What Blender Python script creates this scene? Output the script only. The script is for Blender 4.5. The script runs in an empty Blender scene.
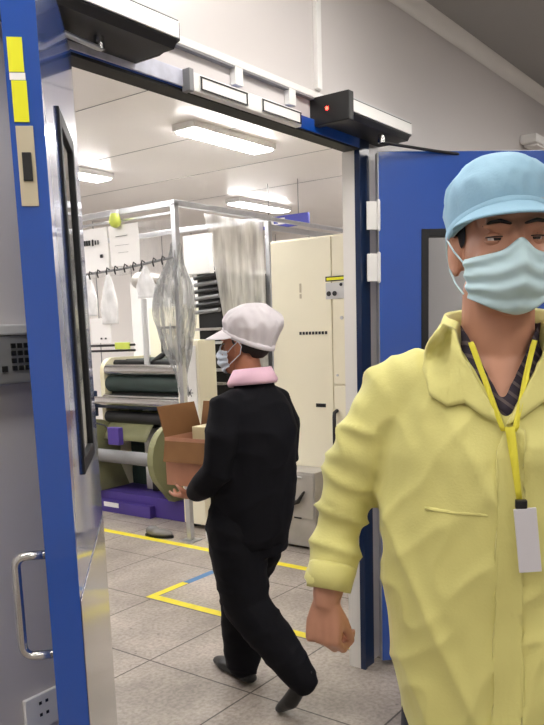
import bpy, bmesh, math, random
from mathutils import Vector, Matrix, noise
from mathutils.bvhtree import BVHTree
random.seed(7)
SC = bpy.context.scene
COL = SC.collection
PI = math.pi
R = math.radians

# ------------------------------------------------------------------ materials
def lin(c):
    return tuple(((v / 255) / 12.92 if v / 255 <= .04045 else ((v / 255 + .055) / 1.055) ** 2.4) for v in c)

def mat(name, rgb, rough=.5, metal=0, vary=.06, scale=6., bump=0., bscale=60., coat=0., emit=None, sheen=0., stretch=None, spec=None):
    m = bpy.data.materials.new(name); m.use_nodes = True
    nt = m.node_tree; b = nt.nodes['Principled BSDF']
    c = lin(rgb)
    tc = nt.nodes.new('ShaderNodeTexCoord'); mp = nt.nodes.new('ShaderNodeMapping')
    nt.links.new(tc.outputs['Object'], mp.inputs['Vector'])
    if stretch: mp.inputs['Scale'].default_value = stretch
    n = nt.nodes.new('ShaderNodeTexNoise'); n.inputs['Scale'].default_value = scale; n.inputs['Detail'].default_value = 4
    nt.links.new(mp.outputs[0], n.inputs['Vector'])
    rp = nt.nodes.new('ShaderNodeValToRGB')
    rp.color_ramp.elements[0].position = .3; rp.color_ramp.elements[1].position = .7
    rp.color_ramp.elements[0].color = tuple(v * (1 - vary) for v in c) + (1,)
    rp.color_ramp.elements[1].color = tuple(min(1, v * (1 + vary)) for v in c) + (1,)
    nt.links.new(n.outputs['Fac'], rp.inputs['Fac']); nt.links.new(rp.outputs['Color'], b.inputs['Base Color'])
    b.inputs['Roughness'].default_value = rough; b.inputs['Metallic'].default_value = metal
    b.inputs['Coat Weight'].default_value = coat; b.inputs['Coat Roughness'].default_value = .06
    if spec is not None: b.inputs['Specular IOR Level'].default_value = spec
    if sheen: b.inputs['Sheen Weight'].default_value = sheen
    if bump:
        n2 = nt.nodes.new('ShaderNodeTexNoise'); n2.inputs['Scale'].default_value = bscale
        nt.links.new(tc.outputs['Object'], n2.inputs['Vector'])
        bp = nt.nodes.new('ShaderNodeBump'); bp.inputs['Strength'].default_value = bump; bp.inputs['Distance'].default_value = .01
        nt.links.new(n2.outputs['Fac'], bp.inputs['Height']); nt.links.new(bp.outputs['Normal'], b.inputs['Normal'])
    if emit:
        b.inputs['Emission Color'].default_value = lin(rgb) + (1,); b.inputs['Emission Strength'].default_value = emit
    return m

def film(name, rgb, opacity, rough=.25, streak=(1, 1, 1), lo=.6):
    """thin translucent plastic sheet: clear part + milky part, streaked"""
    m = bpy.data.materials.new(name); m.use_nodes = True; nt = m.node_tree
    b = nt.nodes['Principled BSDF']; out = nt.nodes['Material Output']
    b.inputs['Base Color'].default_value = lin(rgb) + (1,); b.inputs['Roughness'].default_value = rough
    tr = nt.nodes.new('ShaderNodeBsdfTransparent'); mx = nt.nodes.new('ShaderNodeMixShader')
    tc = nt.nodes.new('ShaderNodeTexCoord'); mp = nt.nodes.new('ShaderNodeMapping'); mp.inputs['Scale'].default_value = streak
    n = nt.nodes.new('ShaderNodeTexNoise'); n.inputs['Scale'].default_value = 3; n.inputs['Detail'].default_value = 3
    mr = nt.nodes.new('ShaderNodeMapRange'); mr.inputs['From Min'].default_value = .3; mr.inputs['From Max'].default_value = .7
    mr.inputs['To Min'].default_value = opacity * lo; mr.inputs['To Max'].default_value = min(1, opacity * (2 - lo))
    nt.links.new(tc.outputs['Object'], mp.inputs[0]); nt.links.new(mp.outputs[0], n.inputs['Vector'])
    nt.links.new(n.outputs['Fac'], mr.inputs[0]); nt.links.new(mr.outputs[0], mx.inputs[0])
    nt.links.new(tr.outputs[0], mx.inputs[1]); nt.links.new(b.outputs[0], mx.inputs[2])
    nt.links.new(mx.outputs[0], out.inputs['Surface'])
    return m

def pane_mat(name, tint=(.93, .95, .96)):
    m = bpy.data.materials.new(name); m.use_nodes = True; nt = m.node_tree
    out = nt.nodes['Material Output']; nt.nodes.remove(nt.nodes['Principled BSDF'])
    tr = nt.nodes.new('ShaderNodeBsdfTransparent'); tr.inputs[0].default_value = (*tint, 1)
    gl = nt.nodes.new('ShaderNodeBsdfGlossy'); gl.inputs['Roughness'].default_value = .04
    fr = nt.nodes.new('ShaderNodeFresnel'); fr.inputs['IOR'].default_value = 1.6
    n = nt.nodes.new('ShaderNodeTexNoise'); n.inputs['Scale'].default_value = 3
    bp = nt.nodes.new('ShaderNodeBump'); bp.inputs['Strength'].default_value = .03; bp.inputs['Distance'].default_value = .02
    mx = nt.nodes.new('ShaderNodeMixShader'); L = nt.links.new
    tc = nt.nodes.new('ShaderNodeTexCoord'); L(tc.outputs['Object'], n.inputs['Vector'])
    L(n.outputs['Fac'], bp.inputs['Height']); L(bp.outputs[0], gl.inputs['Normal'])
    L(fr.outputs[0], mx.inputs[0]); L(tr.outputs[0], mx.inputs[1]); L(gl.outputs[0], mx.inputs[2]); L(mx.outputs[0], out.inputs['Surface'])
    return m

def floor_mat():
    m = bpy.data.materials.new('stone_tile'); m.use_nodes = True; nt = m.node_tree; b = nt.nodes['Principled BSDF']
    L = nt.links.new; N = nt.nodes.new
    tc = N('ShaderNodeTexCoord'); mp = N('ShaderNodeMapping')
    mp.inputs['Location'].default_value = (-2.33, -1.893, 0)
    L(tc.outputs['Object'], mp.inputs[0])
    br = N('ShaderNodeTexBrick'); br.offset = 0; br.squash = 1
    br.inputs['Scale'].default_value = 1; br.inputs['Brick Width'].default_value = .593; br.inputs['Row Height'].default_value = .593
    br.inputs['Mortar Size'].default_value = .0045; br.inputs['Mortar Smooth'].default_value = .2
    br.inputs['Color1'].default_value = (1, 1, 1, 1); br.inputs['Color2'].default_value = (.86, .86, .86, 1); br.inputs['Mortar'].default_value = (.22, .21, .2, 1)
    L(mp.outputs[0], br.inputs['Vector'])
    n1 = N('ShaderNodeTexNoise'); n1.inputs['Scale'].default_value = 2.2; n1.inputs['Detail'].default_value = 8; n1.inputs['Roughness'].default_value = .65
    n2 = N('ShaderNodeTexNoise'); n2.inputs['Scale'].default_value = 55; n2.inputs['Detail'].default_value = 4
    L(tc.outputs['Object'], n1.inputs[0]); L(tc.outputs['Object'], n2.inputs[0])
    r1 = N('ShaderNodeValToRGB'); r1.color_ramp.elements[0].position = .3; r1.color_ramp.elements[1].position = .72
    r1.color_ramp.elements[0].color = lin((142, 133, 124)) + (1,); r1.color_ramp.elements[1].color = lin((198, 187, 176)) + (1,)
    L(n1.outputs['Fac'], r1.inputs[0])
    r2 = N('ShaderNodeValToRGB'); r2.color_ramp.elements[0].position = .3; r2.color_ramp.elements[1].position = .62
    r2.color_ramp.elements[0].color = (.66, .65, .64, 1); r2.color_ramp.elements[1].color = (1, 1, 1, 1)
    L(n2.outputs['Fac'], r2.inputs[0])
    m1 = N('ShaderNodeMixRGB'); m1.blend_type = 'MULTIPLY'; m1.inputs[0].default_value = 1; L(r1.outputs[0], m1.inputs[1]); L(r2.outputs[0], m1.inputs[2])
    m2 = N('ShaderNodeMixRGB'); m2.blend_type = 'MULTIPLY'; m2.inputs[0].default_value = 1; L(m1.outputs[0], m2.inputs[1]); L(br.outputs['Color'], m2.inputs[2])
    # dark worn specks
    v = N('ShaderNodeTexVoronoi'); v.inputs['Scale'].default_value = 7; L(tc.outputs['Object'], v.inputs['Vector'])
    r3 = N('ShaderNodeValToRGB'); r3.color_ramp.elements[0].position = .03; r3.color_ramp.elements[1].position = .07
    r3.color_ramp.elements[0].color = (.35, .34, .33, 1); r3.color_ramp.elements[1].color = (1, 1, 1, 1); L(v.outputs['Distance'], r3.inputs[0])
    m3 = N('ShaderNodeMixRGB'); m3.blend_type = 'MULTIPLY'; m3.inputs[0].default_value = .7; L(m2.outputs[0], m3.inputs[1]); L(r3.outputs[0], m3.inputs[2])
    L(m3.outputs[0], b.inputs['Base Color'])
    rr = N('ShaderNodeMapRange'); rr.inputs['To Min'].default_value = .28; rr.inputs['To Max'].default_value = .55
    L(n1.outputs['Fac'], rr.inputs[0]); L(rr.outputs[0], b.inputs['Roughness'])
    bp = N('ShaderNodeBump'); bp.inputs['Strength'].default_value = .25; bp.inputs['Distance'].default_value = .003
    L(br.outputs['Fac'], bp.inputs['Height']); bp.invert = True; L(bp.outputs[0], b.inputs['Normal'])
    return m

def plaid_mat():
    m = mat('plaid_shirt_cloth', (52, 44, 56), .85, vary=.25, scale=40)
    nt = m.node_tree; b = nt.nodes['Principled BSDF']; src = b.inputs['Base Color'].links[0].from_socket
    tc = [n for n in nt.nodes if n.type == 'TEX_COORD'][0]
    w = nt.nodes.new('ShaderNodeTexWave'); w.inputs['Scale'].default_value = 22; w.bands_direction = 'DIAGONAL'
    nt.links.new(tc.outputs['Object'], w.inputs['Vector'])
    mx = nt.nodes.new('ShaderNodeMixRGB'); mx.blend_type = 'MIX'; mx.inputs[2].default_value = lin((96, 84, 84)) + (1,)
    mt = nt.nodes.new('ShaderNodeMath'); mt.operation = 'GREATER_THAN'; mt.inputs[1].default_value = .8
    nt.links.new(w.outputs['Fac'], mt.inputs[0]); nt.links.new(mt.outputs[0], mx.inputs[0])
    nt.links.new(src, mx.inputs[1]); nt.links.new(mx.outputs[0], b.inputs['Base Color'])
    return m

M = dict(
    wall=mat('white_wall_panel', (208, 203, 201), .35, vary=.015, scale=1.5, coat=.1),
    wallin=mat('cleanroom_wall_panel', (236, 232, 228), .35, vary=.02, scale=1.2),
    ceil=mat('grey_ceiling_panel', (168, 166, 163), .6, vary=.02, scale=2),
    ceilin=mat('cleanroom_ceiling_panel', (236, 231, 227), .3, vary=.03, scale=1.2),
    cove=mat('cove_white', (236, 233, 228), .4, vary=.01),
    blue=mat('blue_door_paint', (14, 74, 166), .3, vary=.05, scale=3, coat=1.),
    navy=mat('navy_and_shaded_blue_paint', (18, 40, 76), .35, vary=.08, scale=8, coat=.3),  # blue frame darkened to carry its shade; plain navy on machine parts
    rubber=mat('black_rubber_and_soffit_shade', (18, 19, 22), .6, vary=.1),
    alu=mat('brushed_aluminium', (200, 202, 206), .3, .9, vary=.05, scale=30),
    mirror=mat('polished_steel_plate', (200, 200, 200), .16, 1, vary=.04, scale=3),
    steel=mat('stainless_steel', (208, 208, 208), .18, 1, vary=.05, scale=20),
    white=mat('white_enamel', (236, 235, 232), .35, vary=.02),
    lilac=mat('worn_zinc_plate', (196, 198, 212), .4, .2, vary=.14, scale=25),
    dark=mat('dark_anodised_metal', (46, 46, 48), .45, .3, vary=.1),
    black=mat('black_plastic', (20, 20, 21), .45, vary=.1),
    grey=mat('grey_plastic', (132, 132, 134), .5, vary=.04),
    lgrey=mat('light_grey_plastic', (205, 205, 205), .45, vary=.03),
    cream=mat('cream_cabinet_paint', (240, 234, 210), .4, vary=.02, scale=2),
    cream2=mat('cream_machine_paint', (226, 219, 188), .45, vary=.05),
    olive=mat('olive_grey_cast_paint', (132, 132, 96), .5, vary=.12, scale=4),
    purple=mat('purple_machine_base', (74, 56, 138), .5, vary=.1, scale=3),
    green=mat('dark_green_machine_paint', (36, 52, 48), .5, vary=.15),
    paper=mat('white_paper', (244, 242, 240), .8, vary=.01),
    ink=mat('black_ink', (40, 40, 44), .7, vary=.1),
    yellowtape=mat('yellow_floor_tape', (226, 210, 40), .5, vary=.1, scale=12, bump=.1),
    bluetape=mat('blue_floor_tape', (74, 122, 170), .5, vary=.08, scale=12),
    sticker=mat('fluorescent_yellow_sticker', (232, 232, 20), .5, vary=.03),
    beige=mat('beige_plate', (196, 186, 160), .4, .1, vary=.05),
    limebeacon=mat('lime_plastic', (206, 220, 96), .35, vary=.04),
    bin=mat('galvanised_sheet', (176, 172, 166), .4, .35, vary=.08, scale=10),
    carton=mat('brown_cardboard', (204, 150, 122), .8, vary=.08, scale=12),
    cartonin=mat('brown_cardboard_inside', (150, 108, 68), .85, vary=.08, scale=12),
    creamblock=mat('cream_paper_block', (232, 220, 176), .7, vary=.03),
    signblue=mat('blue_sign_face', (66, 70, 168), .5, vary=.05),
    led=mat('red_led', (255, 40, 30), .3, emit=12),
    tube=mat('fluorescent_diffuser', (255, 252, 250), .4, emit=32),
    panel=mat('added_panel_diffuser', (255, 250, 244), .4, emit=7.5),
    skin=mat('skin', (190, 138, 112), .5, vary=.05, scale=14),
    skin2=mat('skin_tanned', (172, 112, 84), .5, vary=.05, scale=14),
    hair=mat('black_hair', (24, 20, 18), .6, vary=.3, scale=80),
    eyewhite=mat('eye_white', (226, 220, 214), .3, vary=.01),
    iris=mat('dark_brown_iris', (34, 22, 16), .25, vary=.1),
    yellowcoat=mat('pale_yellow_work_cloth', (212, 206, 128), .75, vary=.035, scale=5, bump=.06, bscale=220, sheen=.15),
    capblue=mat('light_blue_cap_cloth', (142, 180, 202), .8, vary=.04, scale=10, bump=.08, bscale=200),
    capwhite=mat('white_cap_cloth', (232, 226, 230), .8, vary=.02, scale=10, bump=.06, bscale=200),
    mask=mat('pale_blue_mask_fabric', (186, 212, 218), .8, vary=.02, scale=10),
    maskw=mat('white_blue_mask_fabric', (206, 216, 230), .8, vary=.02, scale=10),
    pink=mat('pink_collar_cloth', (238, 196, 214), .8, vary=.03, scale=20),
    blackcloth=mat('black_work_cloth', (16, 16, 22), .85, vary=.12, scale=6, bump=.08, bscale=200, spec=.2),
    darktrouser=mat('dark_trouser_cloth', (40, 42, 52), .8, vary=.08),
    shoe=mat('black_shoe', (18, 18, 19), .45, vary=.1),
    lany=mat('yellow_lanyard', (224, 214, 60), .6, vary=.05),
    badge=mat('pale_lilac_badge', (206, 204, 210), .3, vary=.03),
    shoegrey=mat('grey_rubber_clog', (120, 118, 116), .6, vary=.08),
    film_clear=film('clear_plastic_curtain', (240, 240, 240), .55, .3, (6, 6, 1)),
    film_front=film('clear_front_curtain', (222, 222, 222), .2, .3, (6, 6, 1)),
    film_grey=film('grey_bunched_plastic', (168, 170, 170), .42, .25, (9, 9, 2), .35),
    bag=film('milky_plastic_bag', (240, 240, 240), .7, .4, (3, 3, 2), .7),
    glass=pane_mat('window_glass'),
    floor=floor_mat(), plaid=plaid_mat(),
)

# ------------------------------------------------------------------ mesh helpers
class MB:
    def __init__(s): s.bm = bmesh.new()
    def box(s, x0, x1, y0, y1, z0, z1, bev=0.):
        b = bmesh.new(); bmesh.ops.create_cube(b, size=1)
        for v in b.verts:
            v.co = Vector(((x0 + x1) / 2 + v.co.x * (x1 - x0), (y0 + y1) / 2 + v.co.y * (y1 - y0), (z0 + z1) / 2 + v.co.z * (z1 - z0)))
        if bev: bmesh.ops.bevel(b, geom=b.edges[:], offset=bev, segments=2, affect='EDGES', profile=.6)
        s.add(b); return s
    def add(s, b, mtx=None):
        if mtx: b.transform(mtx)
        me = bpy.data.meshes.new('tmp'); b.to_mesh(me); b.free(); s.bm.from_mesh(me); bpy.data.meshes.remove(me); return s
    def tube(s, pts, rad, seg=14, flat=1., up=(0, 0, 1), cap=True, round_=True):
        pts = [Vector(p) for p in pts]
        if not isinstance(rad, (list, tuple)): rad = [rad] * len(pts)
        # round caps
        P, Q = list(pts), list(rad)
        if round_:
            d0 = (pts[0] - pts[1]).normalized(); d1 = (pts[-1] - pts[-2]).normalized()
            P = [pts[0] + d0 * rad[0] * .95, pts[0] + d0 * rad[0] * .7] + P + [pts[-1] + d1 * rad[-1] * .7, pts[-1] + d1 * rad[-1] * .95]
            Q = [rad[0] * .25, rad[0] * .72] + Q + [rad[-1] * .72, rad[-1] * .25]
        rings = []; side = None
        for i, p in enumerate(P):
            t = (P[min(i + 1, len(P) - 1)] - P[max(i - 1, 0)]).normalized()
            if side is None:
                u = Vector(up)
                if abs(t.dot(u)) > .95: u = Vector((0, 1, 0)) if abs(t.y) < .9 else Vector((1, 0, 0))
                side = u.cross(t).normalized()
            else:
                side = (side - t * side.dot(t)).normalized()
            oth = t.cross(side)
            rings.append([s.bm.verts.new(p + side * math.cos(2 * PI * k / seg) * Q[i] + oth * math.sin(2 * PI * k / seg) * Q[i] * flat) for k in range(seg)])
        s.skin(rings, cap); return s
    def skin(s, rings, cap=True, closed=True):
        n = len(rings[0])
        for a, b in zip(rings, rings[1:]):
            for k in range(n if closed else n - 1):
                s.bm.faces.new((a[k], a[(k + 1) % n], b[(k + 1) % n], b[k]))
        if cap:
            s.bm.faces.new(rings[0][::-1]); s.bm.faces.new(rings[-1])
    def cyl(s, a, b, r, seg=18): return s.tube([a, b], r, seg, round_=False)
    def ell(s, c, r, rot=None, seg=20):
        b = bmesh.new(); bmesh.ops.create_uvsphere(b, u_segments=seg, v_segments=seg // 2 + 2, radius=1)
        m = Matrix.Translation(c) @ (rot.to_4x4() if rot else Matrix.Identity(4)) @ Matrix.Diagonal((*r, 1))
        return s.add(b, m)
    def loft(s, secs, seg=32, cap=True, pw=2.):
        """secs: (z, cu, cv, ru, rv)"""
        rings = []
        for z, cu, cv, ru, rv in secs:
            ring = []
            for k in range(seg):
                a = 2 * PI * k / seg; c, t = math.cos(a), math.sin(a)
                ring.append(s.bm.verts.new((cu + ru * math.copysign(abs(c) ** (2 / pw), c), cv + rv * math.copysign(abs(t) ** (2 / pw), t), z)))
            rings.append(ring)
        s.skin(rings, cap); return s
    def prism(s, poly, y0, y1, axis='y'):
        """polygon in (a,b) extruded along an axis: y -> (a, y, b); x -> (x, a, b)"""
        f = (lambda a, b, t: (a, t, b)) if axis == 'y' else ((lambda a, b, t: (t, a, b)) if axis == 'x' else (lambda a, b, t: (a, b, t)))
        A = [s.bm.verts.new(f(a, b, y0)) for a, b in poly]; B = [s.bm.verts.new(f(a, b, y1)) for a, b in poly]
        s.bm.faces.new(A[::-1]); s.bm.faces.new(B)
        n = len(A)
        for k in range(n): s.bm.faces.new((A[k], A[(k + 1) % n], B[(k + 1) % n], B[k]))
        return s
    def sheet(s, f, nu, nv):
        g = [[s.bm.verts.new(f(i / nu, j / nv)) for j in range(nv + 1)] for i in range(nu + 1)]
        for i in range(nu):
            for j in range(nv): s.bm.faces.new((g[i][j], g[i + 1][j], g[i + 1][j + 1], g[i][j + 1]))
        return s
    def solid(s, t):
        bmesh.ops.recalc_face_normals(s.bm, faces=s.bm.faces[:])
        bmesh.ops.solidify(s.bm, geom=s.bm.faces[:], thickness=t); return s
    def build(s, name, material, parent=None, smooth=False, auto=False):
        bmesh.ops.recalc_face_normals(s.bm, faces=s.bm.faces[:])
        me = bpy.data.meshes.new(name); s.bm.to_mesh(me); s.bm.free()
        return put(name, me, material, parent, smooth, auto)

def put(name, me, material, parent=None, smooth=False, auto=False):
    me.materials.clear(); me.materials.append(material)
    o = bpy.data.objects.new(name, me); COL.objects.link(o)
    if parent: o.parent = parent
    if smooth or auto:
        me.polygons.foreach_set('use_smooth', [True] * len(me.polygons))
        if auto: 
            b = bmesh.new(); b.from_mesh(me)
            for e in b.edges:
                if len(e.link_faces) == 2 and e.calc_face_angle(0) > R(35): e.smooth = False
            b.to_mesh(me); b.free()
    return o

def tag(o, label=None, cat=None, group=None, kind=None):
    if label: o['label'] = label
    if cat: o['category'] = cat
    if group: o['group'] = group
    if kind: o['kind'] = kind
    return o

def empty(name, loc=(0, 0, 0), rz=0., label=None, cat=None, group=None, kind=None):
    o = bpy.data.objects.new(name, None); COL.objects.link(o); o.empty_display_size = .05
    o.location = loc; o.rotation_euler = (0, 0, rz)
    return tag(o, label, cat, group, kind)

def copy_tree(o, parent=None):
    c = o.copy(); COL.objects.link(c)
    if parent: c.parent = parent
    for ch in list(o.children): copy_tree(ch, c)
    return c

def fuse(mb, voxel, smooth=6, disp=None, cut=None):
    """union of overlapping closed shapes -> one continuous skin"""
    me = bpy.data.meshes.new('f'); bmesh.ops.recalc_face_normals(mb.bm, faces=mb.bm.faces[:]); mb.bm.to_mesh(me); mb.bm.free()
    o = bpy.data.objects.new('f', me); COL.objects.link(o)
    m = o.modifiers.new('r', 'REMESH'); m.mode = 'VOXEL'; m.voxel_size = voxel
    if smooth:
        k = o.modifiers.new('s', 'SMOOTH'); k.factor = .5; k.iterations = smooth
    dg = bpy.context.evaluated_depsgraph_get()
    out = bpy.data.meshes.new_from_object(o.evaluated_get(dg))
    bpy.data.objects.remove(o); bpy.data.meshes.remove(me)
    if disp:
        nn = [v.normal.copy() for v in out.vertices]
        for v, n in zip(out.vertices, nn): v.co = v.co + n * disp(v.co, n)
    if cut:
        b = bmesh.new(); b.from_mesh(out)
        bmesh.ops.delete(b, geom=[v for v in b.verts if cut(v.co)], context='VERTS')
        soften(b); b.to_mesh(out); b.free()
    return out

def soften(b, it=8):
    for _ in range(it):
        new = {}
        for v in b.verts:
            es = [e for e in v.link_edges if e.is_boundary]
            if len(es) == 2: new[v] = v.co * .5 + (es[0].other_vert(v).co + es[1].other_vert(v).co) * .25
        for v, c in new.items(): v.co = c

def bvh(me): return BVHTree.FromPolygons([v.co for v in me.vertices], [tuple(p.vertices) for p in me.polygons])

def inside(p, poly):
    x, y = p; c = False; n = len(poly)
    for i in range(n):
        (x1, y1), (x2, y2) = poly[i], poly[(i + 1) % n]
        if (y1 > y) != (y2 > y) and x < (x2 - x1) * (y - y1) / (y2 - y1) + x1: c = not c
    return c

def drape(trees, poly, off, thick, step=.006, y0=-1.5, sgn=1, lift=None):
    """cloth patch with outline poly (u,z) laid on the front (-v) of the given surfaces"""
    b = bmesh.new()
    vs = [b.verts.new((u, 0, z)) for u, z in poly]; b.faces.new(vs)
    bmesh.ops.triangulate(b, faces=b.faces[:])
    for _ in range(7):
        es = [e for e in b.edges if e.calc_length() > step * 1.6]
        if not es: break
        bmesh.ops.subdivide_edges(b, edges=es, cuts=1, use_grid_fill=False)
        bmesh.ops.triangulate(b, faces=[f for f in b.faces if len(f.verts) > 3])
    last = None
    for v in b.verts:
        best = None
        for t in trees:
            h = t.ray_cast(Vector((v.co.x, y0 * sgn, v.co.z)), Vector((0, sgn, 0)))
            if h[0] is not None and (best is None or h[0].y * sgn < best * sgn): best = h[0].y
        if best is None: best = last if last is not None else 0
        last = best
        v.co.y = best - (off + (lift(v.co.x, v.co.z) if lift else 0)) * sgn
    for _ in range(4): bmesh.ops.smooth_vert(b, verts=b.verts[:], factor=.5, use_axis_y=True)
    bmesh.ops.recalc_face_normals(b, faces=b.faces[:])
    if sum(f.normal.y for f in b.faces) * sgn > 0: bmesh.ops.reverse_faces(b, faces=b.faces[:])
    bmesh.ops.solidify(b, geom=b.faces[:], thickness=thick)
    bmesh.ops.recalc_face_normals(b, faces=b.faces[:])
    m = MB(); m.bm.free(); m.bm = b
    return m

def nz(x, y, z): return noise.noise(Vector((x, y, z)))
def ridge(x, y, z): return (1 - min(1, abs(nz(x, y, z)) * 2.2)) ** 2

# ------------------------------------------------------------------ the setting
YW, YI = 1.62, 1.67                 # partition faces: corridor side, room side
DX0, DX1, DZ = 1.33, 2.79, 2.20     # door opening
CZ = 2.885
def struct(o): return tag(o, kind='structure')
struct(MB().box(-2.2, 9.5, -2.2, 7.6, -.1, 0).build('floor', M['floor']))
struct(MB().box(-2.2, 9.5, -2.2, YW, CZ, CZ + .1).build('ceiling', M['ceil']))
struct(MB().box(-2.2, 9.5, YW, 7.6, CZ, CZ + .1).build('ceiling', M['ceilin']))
w = MB(); w.box(-2.2, DX0, YW, YI, 0, CZ); w.box(DX1, 9.5, YW, YI, 0, CZ); w.box(DX0, DX1, YW, YI, DZ, CZ)
struct(w.build('wall_front', M['wall']))
struct(MB().box(-2.3, 9.6, 7.6, 7.7, -.1, CZ + .1).build('wall_back', M['wallin']))
struct(MB().box(9.5, 9.6, -2.2, 7.6, -.1, CZ + .1).build('wall_right', M['wallin']))
struct(MB().box(-2.3, -2.2, -2.2, 7.6, -.1, CZ + .1).build('wall_left', M['wallin']))
struct(MB().box(-2.3, 9.6, -2.3, -2.2, -.1, CZ + .1).build('wall_rear', M['wall']))
# rounded cove where the partition meets the corridor ceiling
cv = MB(); arc = [(YW, CZ - .06)] + [(YW - .06 + .06 * math.cos(a), CZ - .06 + .06 * math.sin(a)) for a in [0]] 
prof = [(YW, CZ), (YW, CZ - .055)] + [(YW - .055 + .055 * math.cos(R(-k * 9)) , CZ - .055 - 0 + .0) for k in []]
for k in range(0, 11):
    a = R(k * 9); prof.append((YW - .055 + .055 * math.cos(a) - .004, CZ - .055 + .055 * math.sin(a) - .004))
prof.append((YW - .055, CZ))
cv.prism(prof, -2.2, 9.5, 'x'); struct(cv.build('trim_1', M['cove'], auto=True))
# ceiling panel seams of the room
sm = MB()
for k in range(7): sm.box(3.38 + k - 3, 3.386 + k - 3, YI, 7.6, CZ - .002, CZ + .002)
struct(sm.build('trim_2', M['grey']))
sm = MB()
for k in range(9): sm.box(9.492, 9.5, 2.1 + k * .6, 2.108 + k * .6, 0, CZ)
for k in range(14): sm.box(1.2 + k * .6, 1.208 + k * .6, 7.592, 7.6, 0, CZ)
struct(sm.build('trim_3', M['grey']))
# door frame
fr = empty('trim_4', (0, 0, 0), kind='structure')
for q in ((DX0 - .07, DX0, 0, DZ + .045, 'navy'), (DX1, DX1 + .075, 0, DZ + .045, 'navy'), (DX0, DX1, DZ, DZ + .045, 'blue')):  # side faces in navy: the frame's shadow is put into the colour
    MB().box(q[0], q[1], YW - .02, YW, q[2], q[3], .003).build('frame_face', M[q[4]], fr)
f = MB(); f.box(DX0, DX1, YW - .015, YI + .0, DZ - .008, DZ + .0); f.build('head_lining', M['rubber'], fr)  # near-black colour carries the shade of the downward-facing soffit
f = MB(); f.box(DX1 - .008, DX1, YW - .0, YI + .01, 0, DZ - .008); f.box(DX0, DX0 + .008, YW, YI + .01, 0, DZ - .008); f.build('jamb_lining', M['cove'], fr)  # pale colour carries the room light reflected in the reveal
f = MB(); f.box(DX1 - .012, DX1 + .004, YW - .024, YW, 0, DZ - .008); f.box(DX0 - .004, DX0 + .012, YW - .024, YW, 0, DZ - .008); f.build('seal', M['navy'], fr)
f = MB(); f.box(1.335, 1.84, YW - .026, YW - .02, DZ + .003, DZ + .05, .002); f.build('header_plate', M['lilac'], fr)

# door leaves -------------------------------------------------------------
def leaf(name, loc, ang, y0, y1, x0, x1, wx0, wx1, wz0, wz1, z0, z1, label, pane):
    root = empty(name, loc, ang, label, 'door', kind='structure')
    p = MB()
    p.box(x0, wx0, y0, y1, z0, z1); p.box(wx1, x1, y0, y1, z0, z1); p.box(wx0, wx1, y0, y1, z0, wz0); p.box(wx0, wx1, y0, y1, wz1, z1)
    bmesh.ops.remove_doubles(p.bm, verts=p.bm.verts[:], dist=1e-5)
    p.build('leaf_panel', M['blue'], root)
    g = MB(); t = .026
    for ya, yb in ((y0 - .006, y0 + .012), (y1 - .012, y1 + .006)):
        g.box(wx0 - .004, wx0 + t, ya, yb, wz0 - .004, wz1 + .004, .002); g.box(wx1 - t, wx1 + .004, ya, yb, wz0 - .004, wz1 + .004, .002)
        g.box(wx0 + t, wx1 - t, ya, yb, wz0 - .004, wz0 + t, .002); g.box(wx0 + t, wx1 - t, ya, yb, wz1 - t, wz1 + .004, .002)
    g.build('window_gasket', M['rubber'], root)
    MB().box(wx0 + .004, wx1 - .004, *pane, wz0 + .004, wz1 - .004).build('window_pane', M['glass'], root)
    e = MB(); e.box(x0 - .003, x0, y0 + .004, y1 - .004, z0, z1); e.box(x0, x1, y0 + .004, y1 - .004, z1, z1 + .003)
    e.build('edge_strip', M['alu'], root)
    return root
rl = leaf('door_2', (2.80, 1.60, 0), R(-47.2), 0, .05, .07, .82, .25, .56, 1.2, 1.88, .03, 2.186,
          'blue open door leaf with black-edged window behind the worker in yellow', (.001, .006))
for z in (1.94, 1.735):
    h = MB(); h.box(.018, .062, -.006, .004, z - .055, z + .055, .002); h.tube([(.066, -.006, z - .055), (.066, -.006, z + .055)], .008, 12)
    tag(h.build('hinge', M['white'], rl), 'white hinge plate')
h = MB(); h.box(.70, .78, -.008, 0, .95, 1.15, .003); h.tube([(.76, -.006, .98), (.76, -.05, 1.0), (.76, -.05, 1.1), (.76, -.006, 1.12)], .009, 12); h.build('pull_handle', M['steel'], rl, True)

LL = .72
ll = leaf('door_1', (1.36, 1.60, 0), R(-134.5), -.055, 0, .03, LL, .22, .50, 1.22, 1.93, .03, 2.186,
          'blue open door leaf seen edge-on in the left foreground with a steel pull handle', (-.006, -.001))
MB().box(.035, LL - .004, .0005, .002, .05, 1.02, .0005).build('kick_plate', M['mirror'], ll)
h = MB(); pts = []
hx = LL - .055
for k in range(0, 7): 
    a = R(90 * k / 6); pts.append((hx, -.055 - .042 - .02 * math.sin(a), 1.098 - .02 + .02 * math.cos(a)))
low = [(hx, p[1], 2 * 1.0 - p[2]) for p in pts[::-1]]
h.tube([(hx, -.053, 1.098)] + pts + low + [(hx, -.053, .902)], .0085, 14, round_=False)
for z in (1.098, .902): h.cyl((hx, -.0545, z), (hx, -.0605, z), .014)
h.build('pull_handle', M['steel'], ll, True)
e0 = LL + .0005
s = MB(); s.box(e0, e0 + .0015, -.049, -.025, 1.925, 1.978); s.box(e0, e0 + .0015, -.047, -.023, 1.848, 1.912); tag(s.build('warning_sticker', M['sticker'], ll), 'fluorescent yellow sticker')
s = MB(); s.box(e0, e0 + .001, -.049, -.024, 1.913, 1.924); s.build('sticker_backing', M['paper'], ll)
s = MB(); s.box(e0, e0 + .002, -.046, -.018, 1.715, 1.842, .0008); lk = s.build('lock_plate', M['beige'], ll)
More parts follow.
